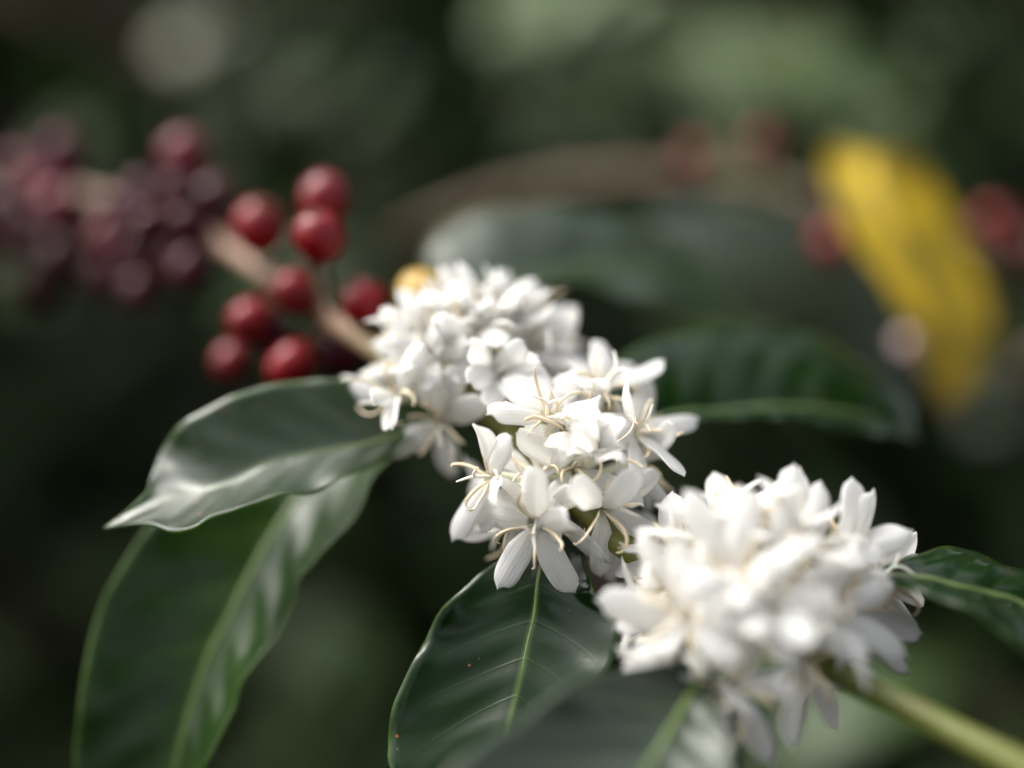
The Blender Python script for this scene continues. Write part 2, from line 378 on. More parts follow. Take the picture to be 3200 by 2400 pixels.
def hero_leaf(parent, mid, left, right, mat, ribmat=None, nu=60, nh=10, quilt=0.0009, veins=9.0, ruffle=0.0006, seed=0, label=None, rib=0.0008, bulge=0.10, th=0.0005, flip=False):
    """leaf blade between three traced curves (world points); mid runs base to tip"""
    r = random.Random(seed)
    Mc = catmull(mid, nu); Lc = catmull([mid[0]] + left + [mid[-1]], nu); Rc = catmull([mid[0]] + right + [mid[-1]], nu)
    tocam = (CAM - Mc[nu//2]).normalized(); rows = []
    ph = r.uniform(0, 6)
    ups = []
    for i in range(nu + 1):
        t = (Mc[min(nu, i+1)] - Mc[max(0, i-1)]).normalized(); u = i/nu
        row = []; nn = []
        for side, E in ((-1, Lc[i]), (1, Rc[i])):
            e = E - Mc[i]; wd = e.length
            n_ = t.cross(e) * side
            n_ = n_.normalized() if n_.length > 1e-12 else tocam
            nn.append(n_); pts = []
            for k in range(1, nh + 1):
                v = k/nh
                p = Mc[i] + e*v
                ph_v = u*veins - 1.15*v**1.3
                fr = abs((ph_v % 1) - 0.5)*2           # 0 on a vein
                q = quilt*(fr**0.6)*math.sin(math.pi*v**0.8)**0.7*math.sin(math.pi*u)**0.4
                z = bulge*wd*4*v*(1-v)*0.5 + q + ruffle*(v**3)*math.sin(math.pi*u)*(math.sin(u*31+ph+side) + 0.6*math.sin(u*53+2*ph-side))
                pts.append(p + n_*z*SGN(flip))
            row.append(pts)
        rows.append(row[0][::-1] + [Mc[i]] + row[1])
        ups.append(((nn[0]+nn[1]).normalized() if (nn[0]+nn[1]).length > 1e-6 else nn[0])*SGN(flip))
    N = grid_normals(rows, ups[nu//2])
    o = obj('leaf', mesh('leaf', *grid_solid(rows, th, N)), mat, parent)
    if label: o['label'] = label
    rp = [Mc[i] + ups[i]*(th*0.3 + rib*0.15) for i in range(nu+1)]
    V, F, UVs = tube(rp, [rib*(1.25-0.95*i/nu) for i in range(nu+1)], 8, 0.8)
    obj('midrib', mesh('midrib', V, F, UVs), ribmat or M['midrib'], o)
    return o
def SGN(f): return -1 if f else 1
def PX(*c): return [P(*x) for x in c]

# upper left leaf, pointing left, folded along its midrib
hero_leaf(hero, PX((1440, 1262, .353), (1211, 1370, .343), (874, 1437, .338), (700, 1515, .335), (459, 1578, .333), (325, 1650, .331)),
    PX((1227, 1421, .340), (1101, 1484, .332), (984, 1531, .328), (874, 1554, .3255), (749, 1590, .323), (662, 1609, .322), (607, 1658, .321), (537, 1662, .323), (459, 1636, .3265)),
    PX((1330, 1230, .350), (1195, 1200, .347), (1060, 1186, .345), (905, 1190, .343), (749, 1229, .341), (592, 1304, .339), (513, 1398, .343), (470, 1492, .338), (451, 1547, .334)),
    M['leaf_pale'], seed=1, veins=8, bulge=0.02, quilt=0.0006, ruffle=0.0006, label='glossy folded leaf pointing left from the rear blossom cluster')
# drooping leaf below it
hero_leaf(hero, PX((1420, 1275, .357), (1200, 1350, .362), (1050, 1450, .362), (929, 1562, .360), (866, 1649, .358), (796, 1766, .356), (717, 1923, .354), (639, 2080, .352), (545, 2400, .350), (480, 2700, .352)),
    PX((1260, 1390, .352), (1190, 1468, .348), (1133, 1578, .341), (1078, 1649, .339), (1015, 1727, .339), (945, 1805, .339), (929, 1876, .339), (874, 1946, .339), (811, 2072, .339), (755, 2142, .339), (733, 2220, .339), (670, 2322, .338), (635, 2400, .339), (560, 2580, .347)),
    PX((1150, 1290, .366), (900, 1330, .367), (700, 1420, .362), (560, 1530, .359), (466, 1640, .356), (380, 1766, .353), (318, 1884, .351), (278, 2001, .349), (255, 2142, .348), (240, 2275, .347), (232, 2400, .347), (290, 2560, .348)),
    M['leaf_mid'], seed=2, veins=10, rib=0.0013, quilt=0.0012, ruffle=0.0009, label='large leaf drooping straight down beneath the folded leaf')
# sharp dark leaf hanging below the middle blossom
hero_leaf(hero, PX((1790, 1560, .327), (1730, 1680, .325), (1688, 1786, .322), (1670, 1922, .32), (1649, 2010, .318), (1628, 2114, .315), (1602, 2218, .312), (1587, 2280, .31), (1560, 2450, .306), (1530, 2600, .30)),
    PX((1640, 1690, .326), (1509, 1784, .324), (1462, 1828, .323), (1394, 1890, .322), (1348, 1953, .321), (1316, 2020, .32), (1280, 2093, .319), (1254, 2145, .318), (1228, 2207, .317), (1212, 2270, .316), (1210, 2332, .315), (1223, 2400, .314), (1290, 2500, .31)),
    PX((1820, 1720, .32), (1862, 1849, .314), (1904, 1901, .311), (1930, 1958, .309), (1935, 2000, .308), (1919, 2062, .307), (1878, 2140, .306), (1800, 2270, .304), (1670, 2450, .302)),
    M['leaf'], seed=3, veins=8.3, rib=0.0007, quilt=0.0007, ruffle=0.0009, flip=True, label='dark leaf with brown specks hanging below the middle blossom cluster')
# blurred leaf in front of it
hero_leaf(hero, PX((2230, 2040, .293), (2140, 2200, .283), (2085, 2296, .276), (2023, 2400, .27), (1900, 2600, .255), (1780, 2800, .245)),
    PX((2060, 2080, .285), (1960, 2090, .28), (1826, 2114, .274), (1748, 2160, .27), (1670, 2218, .267), (1592, 2270, .264), (1488, 2332, .26), (1410, 2400, .257), (1340, 2520, .253), (1400, 2720, .248)),
    PX((2230, 2200, .28), (2275, 2310, .272), (2295, 2390, .267), (2260, 2550, .258), (2100, 2720, .25)),
    M['leaf_sheen_grey'], seed=4, rib=0.0012, flip=True, label='soft-focus leaf with a bright midrib below the front blossom cluster')
# leaf leaving the frame at the right
hero_leaf(hero, PX((2640, 1800, .308), (2870, 1810, .302), (2982, 1836, .30), (3103, 1863, .30), (3200, 1894, .30), (3500, 2050, .295), (3750, 2250, .29)),
    PX((2870, 1850, .292), (2958, 1875, .288), (3030, 1918, .285), (3127, 1976, .283), (3200, 2029, .281), (3450, 2250, .28)),
    PX((2850, 1730, .312), (2950, 1715, .315), (3060, 1730, .317), (3200, 1790, .316), (3450, 1960, .31)),
    M['leaf'], seed=5, label='dark leaf reaching right from the front blossom cluster')
# leaf behind, right of the middle cluster
hero_leaf(hero, PX((1850, 1380, .335), (2100, 1300, .352), (2250, 1290, .36), (2430, 1275, .366), (2600, 1285, .372), (2720, 1310, .378), (2865, 1378, .385)),
    PX((2110, 1322, .345), (2262, 1318, .35), (2370, 1304, .354), (2443, 1318, .357), (2551, 1330, .361), (2640, 1345, .364), (2732, 1365, .37), (2783, 1358, .376)),
    PX((1900, 1180, .352), (1958, 1103, .362), (2045, 1067, .37), (2190, 1031, .378), (2334, 1024, .384), (2480, 1038, .39), (2595, 1074, .393), (2718, 1147, .394), (2840, 1260, .392)),
    M['leaf'], seed=6, veins=9, quilt=0.0007, label='dark corrugated leaf behind the middle blossom cluster')
# arching leaf above the rear cluster
hero_leaf(hero, PX((1440, 1180, .358), (1420, 960, .378), (1480, 893, .39), (1600, 868, .40), (1750, 850, .408), (1900, 820, .415), (2050, 835, .42), (2200, 890, .425), (2365, 1008, .43)),
    PX((1500, 930, .38), (1600, 892, .386), (1700, 885, .388), (1850, 890, .392), (1950, 935, .395), (2100, 955, .40), (2250, 990, .41)),
    PX((1345, 900, .398), (1325, 830, .410), (1340, 770, .414), (1400, 700, .418), (1500, 655, .420), (1650, 645, .423), (1850, 650, .43), (2000, 700, .435), (2150, 790, .437), (2280, 900, .435)),
    M['leaf_pale'], seed=8, veins=8, quilt=0.0007, rib=0.0009, label='arching pale grey-green leaf above the rear blossom cluster')
# pale dry leaf seen between the leaf and the front cluster
hero_leaf(hero, PX((1830, 1560, .332), (1850, 1700, .338), (1890, 1850, .342), (1960, 2010, .345), (2060, 2140, .345)),
    PX((1790, 1660, .338), (1815, 1800, .342), (1860, 1940, .345), (1960, 2090, .346)),
    PX((1960, 1640, .334), (2050, 1760, .336), (2100, 1900, .338), (2100, 2040, .342)),
    M['leaf_dry'], M['leaf_dry'], seed=9, quilt=0.0004, label='dull pinkish-grey withered leaf under the blossom')

# ---- cherries
def cherry(parent, c, rad, matk, anchor, tilt=None, el=1.12, stalk=True):
    ax = (c - anchor); ax = ax.normalized() if ax.length > 1e-6 else V3((0, 0, 1))
    if tilt: ax = tilt.normalized()
    s = ax.orthogonal().normalized(); b = ax.cross(s); V = []; F = []; nr, ns = 14, 22
    prof = []
    for i in range(nr + 1):
        a = math.pi*i/nr; z = -math.cos(a)*el; q = math.sin(a)**0.92
        if i == nr: z -= 0.07
        if i == nr-1: z += 0.015
        prof.append((q, z))
    for i, (q, z) in enumerate(prof):
        for k in range(ns):
            a = 2*math.pi*k/ns; fl = 1 - 0.05*math.cos(2*a)
            V.append(c + ax*(z*rad) + (s*math.cos(a) + b*math.sin(a))*(max(q, 0.01)*rad*fl))
    for i in range(nr):
        for k in range(ns): F.append((i*ns+k, i*ns+(k+1) % ns, (i+1)*ns+(k+1) % ns, (i+1)*ns+k))
    F.append(tuple(range(ns))[::-1]); F.append(tuple(nr*ns+k for k in range(ns)))
    o = obj('cherry', mesh('cherry', V, F), M[matk], parent)
    tip = c + ax*(rad*(el-0.05))
    V, F, UVs = tube([tip - ax*rad*0.05, tip + ax*rad*0.05, tip + ax*rad*0.11, tip + ax*rad*0.06], [rad*0.24, rad*0.26, rad*0.2, rad*0.1], 10)
    obj('calyx', mesh('calyx', V, F, UVs), M['calyx'], o)
    if stalk:
        e = c - ax*rad*0.95
        V, F, UVs = tube(catmull([anchor, (anchor+e)/2 + V3((0, 0, .001)), e], 6), [0.0011]*7, 6)
        obj('stalk', mesh('stalk', V, F, UVs), M['calyx'], o)
    return o
def nearest(pts, p): return min(pts, key=lambda q: (q-p).length)
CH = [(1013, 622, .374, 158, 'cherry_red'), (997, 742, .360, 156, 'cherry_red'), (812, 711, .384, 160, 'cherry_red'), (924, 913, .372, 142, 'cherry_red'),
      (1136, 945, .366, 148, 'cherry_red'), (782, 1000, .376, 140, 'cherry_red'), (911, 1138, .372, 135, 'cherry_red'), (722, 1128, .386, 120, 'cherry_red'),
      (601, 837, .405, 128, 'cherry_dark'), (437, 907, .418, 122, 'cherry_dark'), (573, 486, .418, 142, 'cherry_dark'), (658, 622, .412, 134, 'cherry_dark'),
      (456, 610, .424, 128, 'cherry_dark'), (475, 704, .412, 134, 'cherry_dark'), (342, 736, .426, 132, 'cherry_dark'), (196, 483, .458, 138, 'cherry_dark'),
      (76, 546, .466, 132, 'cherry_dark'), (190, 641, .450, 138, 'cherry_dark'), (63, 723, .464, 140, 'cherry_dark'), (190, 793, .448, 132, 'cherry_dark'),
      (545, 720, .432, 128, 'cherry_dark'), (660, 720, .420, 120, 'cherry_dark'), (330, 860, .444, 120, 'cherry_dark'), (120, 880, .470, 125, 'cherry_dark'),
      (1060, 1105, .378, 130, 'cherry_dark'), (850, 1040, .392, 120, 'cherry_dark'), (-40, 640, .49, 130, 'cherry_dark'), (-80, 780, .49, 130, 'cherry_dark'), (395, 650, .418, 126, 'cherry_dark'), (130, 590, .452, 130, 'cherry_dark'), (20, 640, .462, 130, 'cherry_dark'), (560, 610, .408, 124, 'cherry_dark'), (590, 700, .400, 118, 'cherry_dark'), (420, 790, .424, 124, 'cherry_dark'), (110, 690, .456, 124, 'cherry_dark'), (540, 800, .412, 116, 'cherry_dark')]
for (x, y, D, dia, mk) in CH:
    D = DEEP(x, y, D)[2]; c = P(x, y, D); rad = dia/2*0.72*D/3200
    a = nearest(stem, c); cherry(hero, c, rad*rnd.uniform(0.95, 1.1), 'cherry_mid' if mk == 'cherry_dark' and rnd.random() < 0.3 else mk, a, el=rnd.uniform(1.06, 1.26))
yc = P(1318, 925, .372); o = cherry(hero, yc, .0066, 'cherry_yellow', P(1400, 1170, .358), el=1.08)
o['label'] = 'yellow-green unripe cherry behind the rear blossom cluster'

# ---- blossoms
COUNT = {'flower': 0}
def petal(parent, C, T, axis, W, r, curl=0.0, curl_at=0.65, cup=0.25, arch=0.18, twist=0.0, th=0.00035):
    d = T - C; L = d.length; dn = d.normalized()
    s = axis.cross(dn)
    if s.length < 0.2: s = s + dn.cross(V3((0.3, 0.2, 1)).normalized())*0.3
    s.normalize()
    # cubic centre line that leaves the tube along the axis and flares out
    out = (axis - dn*axis.dot(dn)); out = out.normalized() if out.length > 1e-6 else axis
    P0 = C; P1 = C + dn*L*0.22 + out*L*arch*0.9; P2 = C + dn*L*0.68 + out*L*arch; P3 = T
    nu = 16; nv = 4; cl = []
    for i in range(nu+1):
        t = i/nu; cl.append(P0*(1-t)**3 + P1*3*t*(1-t)**2 + P2*3*t*t*(1-t) + P3*t**3)
    if abs(curl) > 0.01:
        k0 = int(nu*curl_at); seg = L/nu; p = cl[k0].copy(); t = (cl[k0]-cl[k0-1]).normalized()
        for i in range(k0+1, nu+1):
            t = (Matrix.Rotation(-curl/(nu-k0), 3, s) @ t).normalized(); p = p + t*seg; cl[i] = p.copy()
    rows = []; w_ph = r.uniform(0, 6.28); asym = r.uniform(-.12, .12); wmax = r.uniform(0.58, 0.74); tipx = r.uniform(2.2, 3.4); notch = r.choice([0, 0, 0.05, -0.05])
    for i in range(nu+1):
        u = i/nu; t = (cl[min(nu, i+1)] - cl[max(0, i-1)]).normalized()
        sv = (s - t*s.dot(t)).normalized(); sv = Matrix.Rotation(twist*u, 3, t) @ sv; nn = t.cross(sv)*-1
        if nn.dot(axis) < 0 and abs(curl) < 0.01: pass
        sm = min(1, u/0.5); sm = sm*sm*(3-2*sm)
        f = 0.22 + 0.78*sm
        if u > wmax: f *= max(0.0, 1-((u-wmax)/(1.0001-wmax))**tipx)**0.55
        f = max(f, 0.05)
        row = []
        for j in range(-nv, nv+1):
            v = j/nv; lat = v*f*W/2*(1+asym*v)
            z = cup*W*0.5*f*(v*v) - 0.05*W*math.exp(-(v/0.18)**2)*math.sin(math.pi*u) + 0.035*W*math.sin(u*9+w_ph+v*2.0)*abs(v)
            ex = t*(L*(0.03*math.exp(-(v/0.3)**2) + notch*max(0, v))*max(0, (u-0.75)/0.25)**2)
            row.append(cl[i] + sv*lat + nn*z + ex)
        rows.append(row)
    N = grid_normals(rows, axis)
    return obj('petal', mesh('petal', *grid_solid(rows, th, N)), M['petal'], parent)
def stamen(parent, C, d, axis, L, r):
    s = d.cross(axis); s = s.normalized() if s.length > 1e-6 else d.orthogonal().normalized()
    a = r.uniform(-1, 1)
    h1, h2 = r.uniform(-.25, .6), r.uniform(-.5, .5)
    pts = catmull([C + axis*-0.0006, C + (axis*0.55 + d*0.45)*L*0.32, C + (d*0.8 + axis*0.35)*L*0.6 + s*L*0.14*a, C + (d*0.98 + axis*(.2+h1*.4))*L*0.85 + s*L*0.10*a, C + (d*1.05 + axis*h1*.8)*L*1.02 - s*L*0.16*a, C + (d*0.98 + axis*(h1+h2*.6))*L*1.1 - s*L*0.38*a], 12)
    rad = [q*(0.9 if parent.parent is hero else 1) for q in [.00028, .00028, .0003, .00042, .00052, .00055, .00055, .00052, .0005, .00046, .0004, .0003, .00018]]
    V, F, UVs = tube(pts, rad, 6, 0.55); obj('stamen', mesh('stamen', V, F, UVs), M['stamen'], parent)
def pistil(parent, C, axis, r):
    s = axis.orthogonal().normalized(); s = Matrix.Rotation(r.uniform(0, 6.28), 3, axis) @ s
    L = 0.0095
    p = [C, C + axis*L*0.4 + s*L*0.06, C + axis*L*0.75 + s*L*0.2, C + axis*L*0.95 + s*L*0.5]
    V, F, UVs = tube(catmull(p, 10), [.0004]*6 + [.00038, .00035, .0003, .00025, .00015], 6)
    q = [C + axis*L*0.62 + s*L*0.13, C + axis*L*0.85 + s*L*0.05, C + axis*L*1.05 - s*L*0.22]
    V2, F2, _ = tube(catmull(q, 6), [.00036, .00036, .00034, .0003, .00027, .00022, .00014], 6)
    o_ = len(V); obj('pistil', mesh('pistil', V + V2, F + [tuple(i+o_ for i in f) for f in F2]), M['style'], parent)
def flower(node, C, axis, tips, seed, stam=5):
    """tips: list of (tip point, width m, curl)"""
    r = random.Random(seed); COUNT['flower'] += 1
    fl = part_empty('flower', hero, C)
    # corolla tube from the branch to the throat
    pts = catmull([node, node.lerp(C, 0.55) + axis*-0.002, C - axis*0.001, C + axis*0.0012], 8)
    V, F, UVs = tube(pts, [.0011, .0011, .0011, .0011, .0012, .0013, .0015, .0018, .0022], 10, caps=False)
    obj('corolla_tube', mesh('corolla_tube', V, F, UVs), M['tube'], fl)
    dirs = []
    for (T, W, curl) in tips:
        d = (T - C).normalized(); dirs.append(d)
        petal(fl, C + d*0.0006, T, axis, W, r, curl=curl, cup=r.uniform(0.1, 0.4), arch=r.uniform(0.06, 0.2), twist=r.uniform(-.25, .25))
    side = axis.orthogonal().normalized(); b = axis.cross(side); a0 = r.uniform(0, 6.28)
    for k in range(stam):
        a = a0 + k*2*math.pi/5 + r.uniform(-.25, .25)
        d = (side*math.cos(a) + b*math.sin(a) + axis*r.uniform(0.25, 0.9)).normalized()
        stamen(fl, C + d*0.0008, d, axis, r.uniform(.0068, .0095), r)
    if r.random() < 0.8: pistil(fl, C, (axis + side*r.uniform(-.3, .3)).normalized(), r)
    return fl
def on_ray(px, py, C, L, axis, k):
    d = ray(px, py); oc = CAM - C; b = oc.dot(d); disc = b*b - (oc.length_squared - L*L)
    if disc <= 0: return CAM + d*(-b)
    q = math.sqrt(disc)
    c = [CAM + d*(-b-q), CAM + d*(-b+q)]
    return min(c, key=lambda T: abs((T-C).normalized().dot(axis) - k))
def traced_flower(node, nodeD, cx, cy, petals, seed, Rr=0.018, k=0.2, L=0.0178, dD=0.0, stam=5):
    kk = 0.72*nodeD/3200
    nx = (node-CAM).dot(RIGHT)/(0.72*nodeD/3200)+1600; ny = 1200-(node-CAM).dot(UP)/(0.72*nodeD/3200)
    rl = math.hypot(cx-nx, cy-ny)*kk
    D = nodeD - math.sqrt(max(0, Rr*Rr - rl*rl)) + dD
    C = P(cx, cy, D); axis = ((C-node).normalized()*0.65 + (CAM-C).normalized()*0.45).normalized()
    tips = []
    for pt in petals:
        x, y, W = pt[0], pt[1], pt[2]/1000*(1.10 if node is NODE_M else 1.12); curl = pt[3] if len(pt) > 3 else 0.0; kp = pt[4] if len(pt) > 4 else k
        tips.append((on_ray(x, y, C, L, axis, kp), W, curl))
    return flower(node, C, axis, tips, seed, stam)
def filler(node, direction, seed, dist=0.016, L=0.016, open_=0.25):
    r = random.Random(seed*13+5); ax = direction.normalized(); C = node + ax*dist*r.uniform(0.85, 1.1)
    s = ax.orthogonal().normalized(); b = ax.cross(s); a0 = r.uniform(0, 6.28); tips = []
    for k in range(5):
        a = a0 + k*2*math.pi/5 + r.uniform(-.15, .15); o_ = open_ + r.uniform(-.2, .3)
        d = (s*math.cos(a) + b*math.sin(a) + ax*o_).normalized()
        tips.append((C + d*L*r.uniform(0.95, 1.2), r.uniform(.0050, .0064), r.choice([0, 0, 0, 0, 0.4, -0.5])))
    return flower(node, C, ax, tips, seed)
def A(x, y): return (1400 + x/2.553, 1250 + y/2.553)
def B(x, y): return (1400 + x/2.765, 1000 + y/2.765)
def Cc(x, y): return (1800 + x/1.659, 1400 + y/1.659)
def H(x, y): return (1000 + x/2.458, 850 + y/2.458)
def fl(f, node, nD, c, tips, seed, **kw):
    cx, cy = f(*c); traced_flower(node, nD, cx, cy, [(*f(t[0], t[1]), *t[2:]) for t in tips], seed, **kw)
# middle cluster (in focus)
fl(A, NODE_M, .329, (710, 970), [(400, 1500, 5.6), (1010, 1530, 5.6), (240, 860, 6.2, 0.9), (700, 530, 5.6), (1090, 900, 5.2, 0.9)], 11, k=0.1)
fl(A, NODE_M, .329, (1225, 850), [(1215, 1410, 4.8), (1720, 1140, 5.2, 0, -0.2), (1490, 540, 5.4), (1690, 590, 5.0, 0, 0.0), (1000, 640, 5.6, -0.6, 0.4)], 12, k=0.1)
fl(A, NODE_M, .329, (1190, 430), [(1080, 60, 6.0, -0.5, 0.6), (1340, 50, 6.0, 0.4, 0.7), (960, 240, 5.0, 0, 0.6), (1480, 300, 5.5, 0.8, 0.6), (1330, 600, 5.4, 0.9, 0.4)], 13, k=0.6, dD=0.002)
fl(B, NODE_M, .329, (860, 860), [(470, 500, 6.4), (700, 400, 5.6, 0, 0.3), (1120, 430, 6.0), (340, 790, 5.6, -0.4), (1380, 740, 5.4, 0.5)], 14, k=0.25)
fl(A, NODE_M, .329, (370, 620), [(280, 170, 6.4, 0.3), (500, 300, 6.2, 0.0, 0.5), (170, 740, 5.2, 0, 0), (40, 1120, 5.4, 0, -0.1), (500, 850, 5.6, 1.0, 0.5)], 15, k=0.2)
fl(B, NODE_M, .329, (1590, 980), [(1720, 480, 6.2), (2020, 1330, 5.2), (1640, 1440, 4.6), (1470, 480, 5.0, 0.3, 0.4), (2150, 860, 5.0, 0, -0.1)], 16, k=0.2)
fl(B, NODE_M, .329, (1320, 620), [(1330, 190, 5.8, 0, 0.2), (1590, 380, 5.4), (1870, 430, 5.4, 0.5), (1000, 280, 5.0), (1150, 560, 5.0)], 17, k=0.2, Rr=0.021, dD=0.004)
fl(A, NODE_M, .329, (960, 250), [(820, 520, 5.0, 1.0, 0.5), (1020, 560, 5.6, 1.2, 0.6), (640, 60, 5.0, 0, 0), (1200, -60, 5.2), (900, -200, 5.0)], 18, k=0.2, dD=0.003)
for k, d in enumerate([(-.6, .2, -.5), (.7, .3, .1), (.2, .6, .6), (.5, .3, -.6), (-.35, -.7, -.25), (.15, -.6, .75), (-.55, -.45, .4)]):
    filler(NODE_M, V3(d), 30+k, dist=0.016 if k < 4 else 0.009)
# front cluster
fl(Cc, NODE_F, .303, (590, 890), [(110, 790, 6.4), (260, 1240, 6.8), (850, 1110, 6.0), (540, 480, 5.4, 0, 0.5), (860, 800, 5.2, 0.6)], 51)
fl(Cc, NODE_F, .303, (820, 1220), [(570, 1600, 5.2), (1010, 1640, 5.2), (300, 1270, 6.0, 0, 0.1), (1190, 1230, 6.0, 0.8), (900, 900, 5.6, 0.5, 0.4)], 52, dD=-0.005)
fl(Cc, NODE_F, .303, (1400, 850), [(1360, 1140, 5.2), (1720, 1160, 5.8), (1790, 960, 5.4), (1480, 480, 5.6), (1180, 740, 5.6, 0.3)], 53)
fl(Cc, NODE_F, .303, (860, 680), [(560, 220, 6.0), (850, 200, 6.4), (560, 740, 5.4), (1140, 560, 5.6), (950, 1020, 5.8, 0.4, 0.4)], 54)
fl(Cc, NODE_F, .303, (1340, 600), [(1440, 170, 6.4), (1540, 220, 5.6), (1740, 430, 6.2), (1110, 380, 5.6), (1280, 900, 5.4, 0.6, 0.4)], 55)
fl(Cc, NODE_F, .303, (1080, 560), [(1130, 90, 5.4), (960, 230, 5.4), (1300, 300, 5.6), (780, 500, 5.6), (1200, 820, 5.6, 0.6)], 56, dD=0.006)
fl(Cc, NODE_F, .303, (1520, 700), [(1800, 640, 5.0), (1800, 780, 5.2), (1760, 440, 5.8), (1780, 960, 5.2), (1420, 480, 5.2)], 57, dD=0.004)
fl(Cc, NODE_F, .303, (1150, 1100), [(1560, 1220, 5.6, 0, -0.2), (1100, 1550, 5.0, 0.3, -0.1), (960, 960, 5.2), (1280, 900, 5.6), (1180, 1320, 5.0)], 58)
fl(Cc, NODE_F, .303, (520, 620), [(220, 620, 5.4), (310, 530, 5.4), (500, 230, 5.8), (780, 400, 5.6), (600, 860, 5.6)], 59, dD=0.006)
fl(Cc, NODE_F, .303, (1000, 860), [(700, 860, 5.6), (940, 1040, 6.4, 0.5), (1320, 780, 5.8), (1000, 560, 5.6), (1230, 1020, 5.4)], 60)
for k, d in enumerate([(.2, .2, 1), (-.5, .3, .7), (.7, .4, .5), (-.1, .8, .7), (.5, -.2, .8), (-.7, .2, .2), (.9, .2, .1), (-.2, -.5, .9), (.3, -.7, .6), (-.7, -.5, .4), (.8, -.5, .3), (-.9, -.1, -.2), (.6, -.7, -.2), (-.1, .3, 1.2), (-.5, -.7, -.3)]):
    filler(NODE_F, V3(d), 70+k, dist=0.017, L=0.0175, open_=0.5)
# rear cluster
fl(H, NODE_B, .357, (950, 1140), [(490, 1380, 5.2), (1000, 1560, 5.0), (780, 720, 6.4), (1090, 700, 5.4), (1300, 980, 6.0, -0.3)], 81)
fl(H, NODE_B, .357, (600, 950), [(140, 850, 4.8), (400, 990, 4.6), (540, 1200, 5.8), (640, 280, 4.2, 0.7), (800, 560, 5.4)], 82, dD=-0.017)
fl(H, NODE_B, .357, (1180, 480), [(1180, 100, 6.0), (1390, 160, 5.6), (860, 400, 5.6), (1420, 560, 5.4), (1060, 860, 5.6)], 83)
fl(H, NODE_B, .357, (1640, 500), [(1960, 280, 4.8), (1700, 200, 6.0), (1560, 170, 5.6), (1960, 620, 5.2), (1380, 560, 5.4)], 84)
fl(H, NODE_B, .357, (1360, 760), [(1560, 540, 5.2), (1130, 850, 5.6), (1130, 560, 5.4), (1700, 700, 5.2), (1320, 1050, 5.0)], 85)
fl(H, NODE_B, .357, (860, 620), [(720, 440, 5.8), (960, 340, 5.8), (640, 760, 5.4), (1120, 560, 5.4), (850, 900, 5.4)], 86)
for k, d in enumerate([(.1, .3, 1), (-.5, .1, .8), (.7, .2, .8), (.35, -.2, 1), (-.3, -.3, .9), (1, .1, .6), (-.8, .2, .4), (.9, -.2, .35), (0, -.1, 1.1), (-.6, -.3, .7), (.6, -.25, .8), (.2, .1, 1.2), (-.25, .1, 1)]):
    filler(NODE_B, V3(d), 90+k, dist=0.013, L=0.0185, open_=0.95)
# stipules and small bracts at the nodes
for nd in (NODE_B, NODE_M, NODE_F):
    for k in range(6):
        a = k*1.05; d = V3((math.cos(a), math.sin(a)*0.6, math.sin(a)*0.8)).normalized()
        V, F, UVs = tube(catmull([nd, nd + d*.003, nd + d*.0055], 5), [.0014, .0016, .0014, .001, .0006, .0002], 6)
        obj('bract', mesh('bract', V, F, UVs), M['midrib'], hero)
# the shrub's other laterals, mostly out of the frame
rh = random.Random(99)
for k, (dx, dy, dz, z0) in enumerate([(-.3, .3, .05, .8), (-.35, -.2, .1, 1.0), (.2, .45, .05, .6), (-.2, .35, .1, 1.5), (-.3, -.1, .1, 1.7), (.15, .4, .12, 1.75)]):
    a = V3((TRUNK.x, TRUNK.y, z0)); a = nearest(tp, a)
    lateral(hero, a, a + V3((dx, dy, dz)), rh, 0.004, 5, 0.1, M['bark_dark'], margin=0.75)

# ------------------------------------------------------------------ shrub at the right with a cherry branch
T2 = P(4050, 700, .66); T2 = V3((T2.x, T2.y, 0))
sh2 = thing('coffee_shrub', 'coffee shrub whose blurred tan branch with a few red cherries passes behind the yellow leaf', 'coffee shrub', T2)
t2p = catmull([T2 + V3((0, 0, -.05)), T2 + V3((.01, .02, .6)), P(4050, 640, .66), T2 + V3((.03, .03, 1.9))], 20)
V, F, UVs = tube(t2p, [0.022*(1-0.6*i/20) for i in range(21)], 10); obj('trunk', mesh('trunk', V, F, UVs), M['bark'], sh2)
b2 = catmull(PX((4050, 640, .66), (3500, 760, .62), (3200, 760, .60), (2900, 740, .60), (2640, 680, .60), (2400, 585, .60), (2000, 545, .61), (1600, 600, .63), (1250, 740, .66)), 50)
V, F, UVs = tube(b2, [0.0052*(1-0.45*i/50) for i in range(51)], 10); obj('branch', mesh('branch', V, F, UVs), M['bark'], sh2)
for (x, y, D) in [(2180, 495, .575), (2385, 455, .555), (2605, 760, .535), (3105, 695, .55), (3190, 770, .56)]:
    c = P(x, y, D); cherry(sh2, c, .0070, 'cherry_red', nearest(b2, c))
o = cherry(sh2, P(2845, 1075, .49), .0048, 'bright_spot', P(2870, 1010, .50)); o.name = 'bright_spot'  # made-up bead in place of a pinkish out-of-focus bright spot
V, F, UVs = tube(catmull(PX((2900, 740, .60), (2880, 850, .56), (2870, 1010, .50)), 8), [.0016]*9, 6); obj('twig', mesh('twig', V, F, UVs), M['bark'], sh2)
hero_leaf(sh2, PX((3150, 1180, .575), (2950, 1110, .57), (2750, 1030, .56), (2500, 900, .55), (2250, 790, .545), (1950, 720, .54)),
    PX((3000, 1240, .565), (2850, 1225, .56), (2600, 1120, .545), (2350, 1010, .535), (2150, 880, .53)),
    PX((3100, 1040, .59), (2950, 930, .59), (2700, 770, .585), (2400, 650, .575), (2150, 640, .56)),
    M['leaf_sheen_grey'], seed=12, rib=0.001, flip=True, label='large grey-green blurred leaf below the cherry branch')
